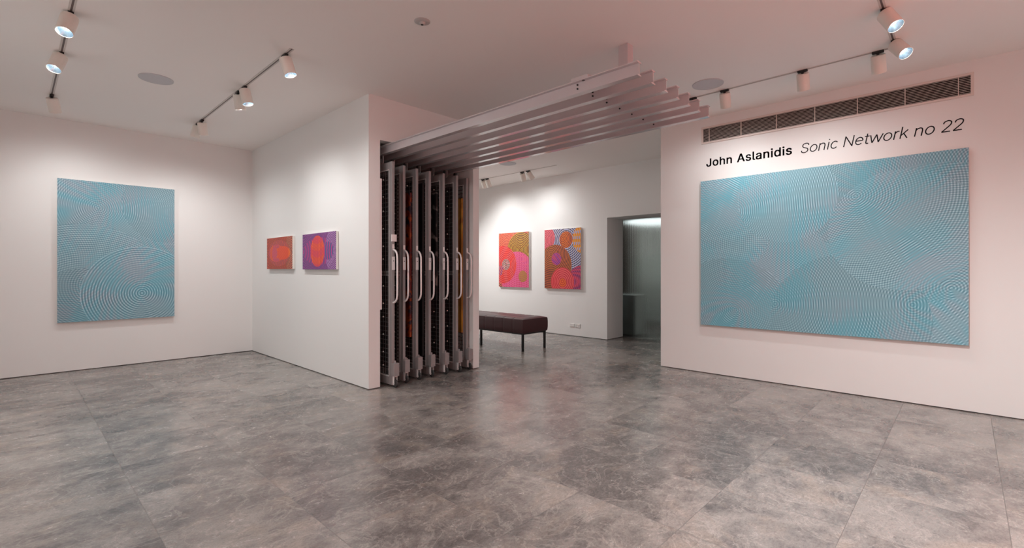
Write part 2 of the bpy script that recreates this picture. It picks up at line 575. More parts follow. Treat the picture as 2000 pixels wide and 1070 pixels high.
SPOTS = [
    (.305, 4.82, (-.22, -.32, -.92), (-0.9, 4.3, 1.3), 'nearest spotlight on the far left track, blue-grey reflector showing', 0.9, 62),
    (.305, 5.77, (-.30, -.32, -.90), (-0.9, 5.3, 1.3), 'middle spotlight on the far left track, tilted towards the left', 0.9, 62),
    (.305, 7.222, (.20, .46, -.86), (0.75, 8.3, 1.45), 'last spotlight on the far left track, near the wall of the tall blue painting', 1.15, 66),
    (1.675, 4.38, (.22, -.20, -.95), (2.67, 4.95, 1.5), 'nearest spotlight on the five-lamp track, tilted right with lit reflector', 0.85, 62),
    (1.675, 5.445, (.16, -.16, -.97), (2.67, 5.75, 1.5), 'spotlight with lit reflector, front one of the close pair on the five-lamp track', 1.0, 60),
    (1.675, 5.644, (.22, .22, -.95), (2.67, 6.9, 1.5), 'spotlight behind the lit one of the close pair on the five-lamp track', 0.9, 60),
    (1.675, 7.05, (.18, .28, -.94), (2.2, 8.3, 1.5), 'spotlight close to the far end of the five-lamp track, thin reflector edge showing', 0.8, 62),
    (1.675, 7.235, (-.14, .30, -.94), (1.3, 8.3, 1.2), 'last spotlight on the five-lamp track, half hidden behind its neighbour', 1.0, 66),
    (5.215, 2.20, (.55, .05, -.83), (6.04, 2.15, 1.5), 'spotlight hidden behind the ends of the overhead steel beams', 1.05, 62),
    (5.215, 1.856, (.52, .10, -.85), (6.04, 1.75, 1.45), 'leftmost fully seen spotlight on the track above the long air vent', 1.05, 62),
    (5.215, 1.134, (.50, .05, -.86), (6.04, 1.05, 1.45), 'middle spotlight hanging alone on the track above the long air vent', 0.95, 62),
    (5.215, .559, (.50, .0, -.87), (6.04, 0.6, 1.45), 'spotlight at the right end of the track above the air vent, beside the glaring ones', 0.95, 62),
    (4.426, .44, (-.30, -.44, -.84), (1.7, -1.5, 2.0), 'upper of the two glaring spotlights at top right', 3.5, 70),
    (5.086, .44, (-.40, -.50, -.77), (2.7, -1.5, 2.0), 'lower of the two glaring spotlights at top right', 3.5, 70),
    (6.855, 7.38, (.50, .10, -.86), (7.63, 7.5, 1.25), 'left back room spotlight, mostly hidden by the wall beside the racks', 1.0, 60),
    (6.855, 7.252, (.42, -.05, -.9), (7.63, 7.1, 1.25), 'back room spotlight just right of the wall beside the racks', 0.9, 60),
    (6.855, 6.259, (.52, .20, -.83), (7.63, 6.1, 1.25), 'left lamp of the back room pair above the right red painting', 1.0, 60),
    (6.855, 6.109, (.60, -.20, -.80), (7.63, 5.7, 1.25), 'right lamp of the back room pair above the right red painting', 1.0, 60),
]
MAINS = [3.0, 3.0, .70, .50, .60, .58, .30, .40, .12, .66, .48, .10, 15.5, 15.5, .20, .22, .22, .24]
SPILLS = [1.2, 1.2, .75, .75, .8, .8, .55, .6, .2, .52, .45, 0.06, .35, .08, .35, .35, .35, .35]
for k_, (x, y, d, tgt, lab, pw, cone) in enumerate(SPOTS):
    spotlight(x, y, d, tgt, lab, MAINS[k_], (cone + 28 if k_ not in (12, 13) else 56), along_x=(abs(y - .44) < .01), spill=SPILLS[k_])

# added bare fill spots out of view, brightening the gallery, back room and stairs
for (x, y, dx, dy, wp) in ((.305, .9, .2, -.9, 1.0), (.305, 2.1, .5, .2, .4), (.305, 3.3, .5, .2, .45), (2.7, .44, .0, -.9, 1.9), (3.2, .44, .1, -.1, 1.2), (3.1, .44, .0, .0, 1.0),
                     (6.2, 8.6, -.1, -.6, 2.6), (9.0, 3.9, .5, .5, .6), (12.0, 4.4, .2, .6, .6)):
    ld = bpy.data.lights.new('added_fill', 'SPOT')
    ld.energy = FILL_POWER * wp
    ld.color = SPOT_COL
    ld.spot_size = math.radians(150)
    ld.spot_blend = 1.0
    ld.shadow_soft_size = 0.03
    lo = bpy.data.objects.new('added_fill', ld)
    COL.objects.link(lo)
    lo.location = (x, y, CEIL - .17)
    lo.rotation_mode = 'QUATERNION'
    lo.rotation_quaternion = aim((dx, dy, -1))

# ---------------------------------------------------------------- ceiling fittings
def ceiling_disc(x, y, r, label):
    t = thing('ceiling_speaker', label, 'ceiling speaker', (x, y, CEIL), 0, 'round grey ceiling speakers')
    b = bmesh.new()
    lathe(b, [(0, -0.007), (r - 0.006, -0.007), (r - 0.004, -0.005)], 64)
    obj('grille', b, 'grille', t, smooth=True)
    b = bmesh.new()
    lathe(b, [(r - 0.004, -0.002), (r - 0.004, -0.0075), (r - 0.001, -0.0075), (r, -0.005), (r, 0)], 64)
    obj('rim', b, 'grille', t, smooth=True)


ceiling_disc(1.00, 5.865, .145, 'round grey ceiling speaker between the two left lighting tracks')
ceiling_disc(4.94, 1.925, .15, 'round grey ceiling speaker beside the ends of the steel beams')
ceiling_disc(6.15, 5.96, .15, 'round grey ceiling speaker far in the back room, partly behind the beams')
t = thing('smoke_detector', 'small round grey detector with black eye at top centre of the ceiling', 'smoke detector', (2.18, 3.03, CEIL))
b = bmesh.new()
lathe(b, [(0, -0.012), (0.035, -0.012), (0.050, -0.008), (0.060, -0.003), (0.061, 0)], 40)
obj('base', b, 'grey', t, smooth=True)
b = bmesh.new()
lathe(b, [(0, -0.026), (0.014, -0.026), (0.022, -0.021), (0.026, -0.012)], 28)
obj('sensor_dome', b, 'grey', t, smooth=True)
b = bmesh.new()
lathe(b, [(0, -0.0285), (0.009, -0.0285), (0.0105, -0.026)], 20)
obj('sensor_eye', b, 'black', t, smooth=True)

# ---------------------------------------------------------------- overhead beams, post and cross plate
BZ0, BZ1 = 2.612, 2.710
ordn = ['first', 'second', 'third', 'fourth', 'fifth', 'sixth', 'seventh']
for i in range(7):
    X = 2.93 + .2 * i
    lab = ['front overhead steel beam, nearest and longest in view', 'second overhead steel beam behind the nearest one', 'third overhead steel beam counted from the nearest', 'middle overhead steel beam of the seven', 'fifth overhead steel beam counted from the nearest', 'overhead steel beam just in front of the farthest one', 'farthest overhead steel beam, its end jutting beside the ceiling speaker'][i]
    t = thing('overhead_beam', lab, 'steel beam', (X, 1.602, BZ0), 0, 'white I-beams running out of the rack pocket')
    L = 8.25 - 1.602
    w2, tw, tf = 0.027, 0.0035, 0.0075
    H = BZ1 - BZ0
    b = bmesh.new()
    pr = [(-w2, 0), (w2, 0), (w2, tf), (tw, tf + .004), (tw, H - tf - .004), (w2, H - tf), (w2, H), (-w2, H), (-w2, H - tf), (-tw, H - tf - .004), (-tw, tf + .004), (-w2, tf)]
    va = [b.verts.new((x, 0, z)) for x, z in pr]
    vb = [b.verts.new((x, L, z)) for x, z in pr]
    n = len(pr)
    for k in range(n):
        b.faces.new((va[k], va[(k + 1) % n], vb[(k + 1) % n], vb[k]))
    b.faces.new(va[::-1])
    b.faces.new(vb)
    obj('beam_section', b, 'beam', t)
    for zz in ((0.071, 0.041)):
        bb = bmesh.new()
        lathe(bb, [(0, 0.010), (0.005, 0.010), (0.0065, 0.008), (0.0065, 0)], 10, Matrix.Translation((-tw, 0.505, zz)) @ Matrix.Rotation(-PI / 2, 4, 'Y'))
        obj('bolt', bb, 'black', t)
t = thing('ceiling_post', 'square white steel post hanging from the ceiling above the beams', 'post', (3.617, 2.105, CEIL))
b = bx(-0.045, -0.045, 2.738 - CEIL, 0.045, 0.045, 0, bevel=0.003)
obj('post_shaft', b, 'beam', t)
t = thing('cross_plate', 'flat white steel plate lying across the tops of the beams', 'steel plate', (2.90, 2.0, BZ1))
obj('plate', bx(0, 0, 0, 1.30, 0.15, 0.022, bevel=0.002), 'beam', t)
b = bmesh.new()
lathe(b, [(0, -0.012), (0.011, -0.012), (0.012, -0.010), (0.012, 0)], 6, Matrix.Translation((0.0, 0.0, 0)))
bb = obj('bolt', b, 'black', t)
bb.location = (0.018, 0.05, 0)


# ---------------------------------------------------------------- sliding art racks
def bar(bm, x0, y0, z0, x1, y1, z1):
    return box(bm, x0, y0, z0, x1, y1, z1)


RL, RT = 2.95, 2.505
HOOKZ = [2.318, 2.126, 1.963, 1.765, 1.567, 1.422, 1.119, .922, .77, .573, .375, .224]


def make_rack(X, Y, label):
    t = thing('sliding_art_rack', label, 'art rack', (X, Y, 0), 0, 'sliding picture storage racks in the pocket')
    s = 0.0175
    b = bmesh.new()
    for (y0, y1) in ((0, .062), (RL - .062, RL)):
        box(b, -s, y0, 0.022, s, y1, RT, bevel=.002, seg=1)
    for (z0, z1) in ((.022, .112), (RT - .085, RT)):
        box(b, -s, .062, z0, s, RL - .062, z1, bevel=.002, seg=1)
    obj('frame', b, 'rack', t)
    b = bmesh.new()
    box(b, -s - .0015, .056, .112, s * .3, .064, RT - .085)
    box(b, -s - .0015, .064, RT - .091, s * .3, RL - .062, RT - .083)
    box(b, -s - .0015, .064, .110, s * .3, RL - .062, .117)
    obj('lit_edge_strip', b, 'rackl', t)  # pale strips put the lit inner frame edges into colour
    b = bmesh.new()
    box(b, -s * .9, .062, 1.231, s * .9, RL - .062, 1.246)
    box(b, -s * .9, .062, 1.274, s * .9, RL - .062, 1.289)
    box(b, -.004, .062, 1.246, .004, RL - .062, 1.274)
    obj('middle_rail', b, 'steel', t)
    b = bmesh.new()
    r = .0016
    for x in (-.011, .011):
        y = .085
        while y < RL - .07:
            bar(b, x - r, y - r, .112, x + r, y + r, RT - .085)
            y += .05
        z = .16
        while z < RT - .09:
            bar(b, x - r + .003 * (1 if x < 0 else -1), .062, z - r, x + r + .003 * (1 if x < 0 else -1), RL - .062, z + r)
            z += .05
    obj('wire_mesh', b, 'wire', t)
    pts = [(0, 0.004, .936), (0, -.018, .938), (0, -.044, .950), (0, -.066, .975), (0, -.078, 1.012), (0, -.080, 1.06), (0, -.080, 1.40), (0, -.078, 1.448), (0, -.066, 1.485), (0, -.044, 1.510), (0, -.018, 1.522), (0, .004, 1.524)]
    obj('pull_handle', tube(bmesh.new(), pts, .0105, 12), 'rackl', t, smooth=True)
    pl = obj('lock_plate', bx(-s - .001, -.004, 1.300, s + .001, .0, 1.447, bevel=.001, seg=1), 'rackl', t)
    b = bmesh.new()
    lathe(b, [(0, .003), (.004, .003), (.0055, .001), (.0055, 0)], 12, Matrix.Translation((0, -.004, 1.399)) @ Matrix.Rotation(PI / 2, 4, 'X'))
    obj('keyhole', b, 'black', pl)
    obj('paper_tag', bx(-s * .7, -.002, 1.535, s * .7, 0, 1.585), 'rackl', t)
    # caster bracket, fork and wheel
    b = bx(-.032, -.070, .128, .032, -.001, .270, bevel=.003)
    hs = obj('caster_housing', b, 'rack', t)
    b = bmesh.new()
    lathe(b, [(0, .296), (.006, .296), (.008, .293), (.008, .270)], 14, Matrix.Translation((0.0, -.036, 0)))
    obj('caster_stem', b, 'rack', hs, smooth=True)
    b = bmesh.new()
    box(b, -.022, -.050, .030, -.0185, -.018, .122, bevel=.001, seg=1)
    box(b, .0185, -.050, .030, .022, -.018, .122, bevel=.001, seg=1)
    box(b, -.022, -.052, .118, .022, -.016, .128, bevel=.001, seg=1)
    obj('caster_fork', b, 'rackl', t)
    b = bmesh.new()
    wheelm = Matrix.Translation((0, -.042, .044)) @ Matrix.Rotation(PI / 2, 4, 'Y')
    lathe(b, [(0, -.008), (.012, -.008), (.014, -.013), (.034, -.013), (.041, -.010), (.0435, -.004), (.0435, .004), (.041, .010), (.034, .013), (.014, .013), (.012, .008), (0, .008)], 32, wheelm)
    wh = obj('caster_wheel', b, 'rubber', t, smooth=True)
    b = bmesh.new()
    lathe(b, [(0, -.0245), (.005, -.0245), (.005, .0245), (0, .0245)], 12, wheelm)
    obj('axle', b, 'steel', wh)
    # trolleys hanging from the beam
    for yy in (.20, .62, RL - .4):
        b = bmesh.new()
        box(b, -.004, yy, RT - .002, .004, yy + .085, 2.600, bevel=.001, seg=1)
        box(b, -.018, yy, RT - .001, .018, yy + .085, RT + .008)
        tr = obj('trolley', b, 'rack', t)
        b = bmesh.new()
        for sx in (-.0125, .0125):
            lathe(b, [(0, -.0065), (.016, -.0065), (.018, 0), (.016, .0065), (0, .0065)], 20, Matrix.Translation((sx, yy + .042, 2.585)) @ Matrix.Rotation(PI / 2, 4, 'Y'))
        obj('trolley_wheel', b, 'rubber', tr, smooth=True)
    b = bmesh.new()
    lathe(b, [(0, .016), (.006, .0155), (.0085, .012), (.0085, .006), (.004, .002), (.004, 0)], 12, Matrix.Rotation(-PI / 2, 4, 'Y'))
    hk = obj('hook', b, 'hook', t, smooth=True)
    hk.location = (-.014, .171, HOOKZ[0])
    for z in HOOKZ[1:]:
        h2 = hk.copy()
        COL.objects.link(h2)
        h2.parent = t
        h2.location = (-.014, .171, z)
    return t


RY = [4.612, 4.70, 4.731, 4.748, 4.73, 4.711, 4.745]
rlab = ['leftmost sliding art rack, with a small label box above its handle',
        'second sliding art rack from the left, with a perforated metal strip',
        'third sliding art rack from the left, behind an orange and red stored canvas',
        'middle sliding art rack of the seven in the pocket',
        'fifth sliding art rack from the left',
        'sixth sliding art rack from the left, just left of the yellow stored canvas',
        'rightmost sliding art rack, beside the pink-white wall edge']
proto = make_rack(2.93, RY[0], rlab[0])
for i in range(1, 7):
    r = dup(proto, (2.93 + .2 * i, RY[i], 0), rlab[i])
    if i == 1:
        b = bmesh.new()
        z = .2
        box(b, -.0215, .075, .15, -.0195, .083, 2.38)
        box(b, -.0215, .112, .15, -.0195, .120, 2.38)
        while z < 2.36:
            box(b, -.0215, .083, z, -.0195, .112, z + .022)
            z += .042
        obj('perforated_strip', b, 'rack', r)
b = bx(-.030, -.022, 1.615, .030, 0, 1.692, bevel=.002)
obj('label_box', b, 'rackl', proto)


# ---------------------------------------------------------------- pictures
def painting(name, label, cat, w_, h_, d, mfront, medge, loc, rz, group=None):
    """origin at the top left corner of the painted face; local x to the right, local -z down, face towards local -y"""
    t = thing(name, label, cat, loc, rz, group)
    f = obj('painted_face', bx(0, 0, -h_, w_, .003, 0), mfront, t)
    b = bmesh.new()
    box(b, .0006, .003, -h_ + .0006, w_ - .0006, .006, -.0006)
    e = .022
    box(b, .0006, .006, -h_ + .0006, w_ - .0006, d, -h_ + e)
    box(b, .0006, .006, -e, w_ - .0006, d, -.0006)
    box(b, .0006, .006, -h_ + e, e, d, -e)
    box(b, w_ - e, .006, -h_ + e, w_ - .0006, d, -e)
    obj('stretcher_edge', b, medge, t)
    return t


# tall blue painting on the left wall (faces -Y)
bl = blue_art('blue_ring_painting_tall', [
    (None, None, (.393, .34), 0.0234, (1.12, .12), 0.0211, .30, .22),
    ((1.15, .25), .52, (1.35, .33), 0.0203, (.393, .34), 0.0242, .24, .24),
    ((.25, 1.46), .90, (.30, 1.72), 0.0265, (-.40, 1.05), 0.0226, .34, .16),
    ((.30, 1.75), .62, (.42, 1.36), 0.0257, (.05, 2.05), 0.0242, .26, .24),
    ((.85, 1.475), .64, (.85, 1.475), .0285, (.15, 1.15), .034, .50, .05),
])
painting('ring_painting', 'tall pale blue painting of rippling rings on the left wall', 'painting', 1.224, 1.822, .038, bl, 'canvas', (.400, 8.262, 2.455), 0)
# big blue painting on the right wall (faces -X): local x runs towards -Y
bb_ = blue_art('blue_ring_painting_wide', [
    (None, None, (.394, .415), 0.0217, (1.602, .355), 0.0225, .26, .22),
    ((1.95, .30), .80, (1.602, .355), 0.0213, (2.55, .2), 0.0204, .24, .24),
    ((.10, .55), .72, (-.10, .80), 0.0221, (.80, -.5), 0.0238, .26, .20),
    ((.30, 1.75), .78, (.418, 1.592), 0.0221, (1.0, .9), 0.0247, .28, .16),
    ((.95, .30), .50, (.394, .415), 0.0225, (1.9, .30), 0.0225, .26, .24),
    ((2.2, .75), .65, (2.327, 1.283), 0.0229, (1.602, .355), 0.0221, .27, .24),
    ((1.5, 1.65), .70, (.85, 1.50), 0.0238, (2.05, 1.45), 0.0238, .28, .24),
    ((1.95, .72), .59, (1.602, .355), 0.0225, (2.327, 1.283), 0.0208, .30, .24),
], (1.05, 1.20, 1.22))
painting('ring_painting', 'very wide pale blue painting of rippling rings under the wall lettering', 'painting', 2.442, 1.80, .038, bb_, 'canvas_tan', (5.998, 2.427, 2.413), -PI / 2)

s1 = disc_art('orange_lens_painting', [
    (None, None, ((.02, .225), .022), ('x', .018), ((92, 28, 38), (210, 80, 50), (140, 42, 46), (226, 100, 56))),
    ((1.02, .225), .34, ((.96, .225), .022), ('x', .018), ((84, 24, 40), (222, 96, 60), (66, 22, 36), (238, 156, 120))),
    ((.45, .225), (.40, .185), ((.02, .225), .032), ('x', .018), ((150, 48, 70), (220, 86, 48), (110, 56, 110), (228, 104, 44))),
    ((.36, .225), (.27, .125), ((.36, .225), .15), ('x', .024), ((236, 92, 42), (214, 76, 60), (170, 62, 130), (240, 100, 36))),
    ((.60, .225), (.26, .095), ((.60, .225), .4), ('x', .028), ((244, 116, 28), (236, 84, 38), (244, 104, 34), (234, 74, 44))),
    ((.30, .225), (.10, .085), ('x', .022), ((.3, .225), .2), ((170, 80, 150), (236, 92, 50), (190, 70, 130), (226, 90, 60))),
])
s2 = disc_art('purple_lens_painting', [
    (None, None, ((.02, .225), .020), ('x', .018), ((82, 42, 104), (172, 64, 132), (60, 70, 122), (150, 84, 160))),
    ((.48, .225), (.46, .17), ((.02, .225), .07), ('x', .018), ((150, 56, 130), (190, 58, 130), (66, 84, 136), (170, 60, 130))),
    ((1.02, .225), .36, ((.98, .225), .021), ('x', .03), ((60, 28, 84), (190, 130, 200), (80, 36, 96), (206, 150, 206))),
    ((.72, .225), (.15, .11), ((.98, .225), .06), ('x', .016), ((190, 56, 130), (56, 104, 150), (176, 60, 140), (70, 80, 140))),
    ((.435, .225), .195, ('x', .034), ((.435, -.12), .17), ((240, 104, 36), (206, 48, 70), (236, 80, 30), (196, 56, 110))),
])
painting('lens_painting', 'small orange and red painting, left of the two on the middle wall', 'painting', .925, .452, .034, s1, 'canvas', (2.632, 7.553, 1.764), -PI / 2)
painting('lens_painting', 'small purple painting with red centre, right of the two on the middle wall', 'painting', .925, .452, .034, s2, 'canvas', (2.632, 6.292, 1.758), -PI / 2)

W1 = .90
r1 = disc_art('red_disc_painting_left', [
    (None, None, ((.25, .0), .034), ('x', .030), ((150, 50, 60), (226, 96, 66), (210, 74, 60), (240, 146, 100))),
    ((.85, -.05), .28, ((.72, .10), .03), ((.2, .6), .035), ((222, 90, 84), (120, 70, 50), (206, 150, 70), (228, 80, 80))),
    ((.05, 1.15), .42, ((.2, .75), .036), ((-.3, 1.6), .034), ((70, 30, 40), (214, 70, 60), (150, 40, 70), (240, 150, 110))),
    ((.68, .42), .42, ((.655, .385), .036), ((.28, .40), .032), ((86, 40, 34), (190, 130, 44), (120, 54, 30), (214, 172, 60))),
    ((.55, .92), .50, ((.62, .58), .040), ('x', .05), ((206, 60, 110), (226, 92, 140), (232, 96, 120), (224, 104, 160))),
    ((.12, .70), .42, ((.22, .70), .040), ((.75, .85), .2), ((232, 100, 96), (196, 44, 54), (238, 84, 70), (206, 40, 50))),
    ((.73, .96), .125, ((.62, .58), .040), ('x', .042), ((160, 90, 80), (190, 140, 60), (200, 100, 90), (170, 130, 50))),
    ((.22, .70), .12, ((.22, .70), .036), ((-.05, .95), .03), ((60, 40, 60), (214, 190, 190), (206, 70, 80), (150, 150, 120))),
    ((.04, .83), .11, ((.22, .70), .05), ('z', .05), ((120, 50, 130), (226, 120, 50), (200, 60, 70), (170, 110, 150))),
])
r2 = disc_art('red_disc_painting_right', [
    (None, None, ((.55, .23), .040), ('x', .045), ((64, 50, 70), (168, 176, 222), (120, 100, 110), (206, 200, 214))),
    ((.98, .22), .28, ((.46, .22), .050), ('z', .11), ((226, 150, 40), (150, 166, 226), (222, 120, 30), (230, 170, 60))),
    ((.02, .17), .25, ((-.05, .22), .036), ('x', .03), ((214, 70, 90), (236, 120, 130), (170, 50, 70), (226, 96, 110))),
    ((.95, 1.15), .42, ((.55, 1.05), .04), ('x', .05), ((110, 40, 90), (222, 70, 110), (206, 60, 70), (150, 60, 130))),
    ((.55, .22), .165, ((.47, .20), .034), ('x', .3), ((150, 60, 24), (236, 118, 26), (120, 50, 40), (228, 104, 30))),
    ((.27, .73), .42, ((.17, .50), .036), ('x', .6), ((96, 46, 40), (206, 100, 44), (110, 54, 36), (196, 104, 40))),
    ((.05, 1.2), .40, ((.17, .50), .036), ('x', .05), ((90, 40, 36), (196, 92, 44), (110, 50, 36), (180, 90, 50))),
    ((.31, .60), .125, ((.17, .50), .036), ((.6, .9), .04), ((120, 40, 110), (206, 70, 110), (190, 64, 96), (150, 60, 170))),
    ((.46, 1.06), .29, ((.46, 1.05), .040), ('x', .7), ((196, 36, 60), (240, 100, 100), (206, 40, 50), (236, 90, 96))),
    ((.47, 1.08), .09, ((.46, 1.05), .040), ('x', .7), ((206, 60, 40), (240, 110, 40), (206, 60, 40), (240, 110, 40))),
])
painting('disc_painting', 'red and pink painting of overlapping discs, left of the two in the back room', 'painting', .90, 1.195, .036, r1, 'canvas', (7.590, 7.638, 2.118), -PI / 2)
painting('disc_painting', 'orange and red painting with lilac corner, right of the two in the back room', 'painting', .905, 1.198, .036, r2, 'canvas', (7.590, 6.302, 2.120), -PI / 2)


# stored canvases hung on the racks (face -X)
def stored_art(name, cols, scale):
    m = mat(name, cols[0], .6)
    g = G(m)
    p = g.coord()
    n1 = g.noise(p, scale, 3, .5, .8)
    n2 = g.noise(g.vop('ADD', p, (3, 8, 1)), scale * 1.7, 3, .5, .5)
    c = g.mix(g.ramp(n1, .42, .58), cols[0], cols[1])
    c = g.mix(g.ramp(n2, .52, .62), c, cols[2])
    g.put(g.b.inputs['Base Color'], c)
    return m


K = lambda *c: srgb(*c)
stored = [
    (2, 'orange and red stored canvas glimpsed behind the second rack', 2.22, .50, (K(150, 66, 22), K(96, 20, 20), K(44, 30, 44)), 7.0, .06, 1.9),
    (3, 'near-black stored canvas glimpsed behind the third rack', 2.36, .25, (K(16, 14, 15), K(28, 24, 24), K(10, 10, 12)), 3.0, .07, 2.0),
    (4, 'black stored canvas with pale marks behind the fourth rack', 2.27, .92, (K(8, 7, 8), K(14, 12, 13), K(120, 112, 110)), 3.0, .08, 1.9),
    (5, 'dark navy stored canvas glimpsed behind the fifth rack', 2.34, .30, (K(26, 32, 48), K(18, 22, 34), K(40, 30, 40)), 2.5, .22, 1.8),
    (6, 'yellow ochre stored canvas glimpsed behind the sixth rack', 2.24, .478, (K(168, 118, 26), K(140, 92, 20), K(180, 134, 44)), 2.0, .045, 1.7),
]
for (i, lab, zt, zb, cols, sc_, yo, ln) in stored:
    m = stored_art('stored_art', cols, sc_)
    X = 2.93 + .2 * i - .062
    painting('stored_canvas', lab, 'stored painting', ln, zt - zb, .028, m, m, (X, RY[i] + yo + ln, zt), -PI / 2, 'canvases hung on the sliding racks')
for i in range(6):  # added backing canvases that block light inside the pocket
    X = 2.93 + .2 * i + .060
    m = stored_art('dark_backing_art', (K(52, 30, 28), K(34, 20, 20), K(20, 15, 16)), 2.0 + .2 * i) if i in (0, 3) else None
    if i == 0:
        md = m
    lab = 'added dark brown light-blocking canvas on the far side of the %s sliding rack' % (['leftmost', 'second', 'third', 'middle', 'fifth', 'sixth', 'rightmost'][i])
    t = painting('stored_canvas', lab, 'stored painting', 2.5, 2.2, .028, m or md, 'gap', (X - .035, RY[i] + .10 + 2.5, 2.38), -PI / 2, 'canvases hung on the sliding racks')

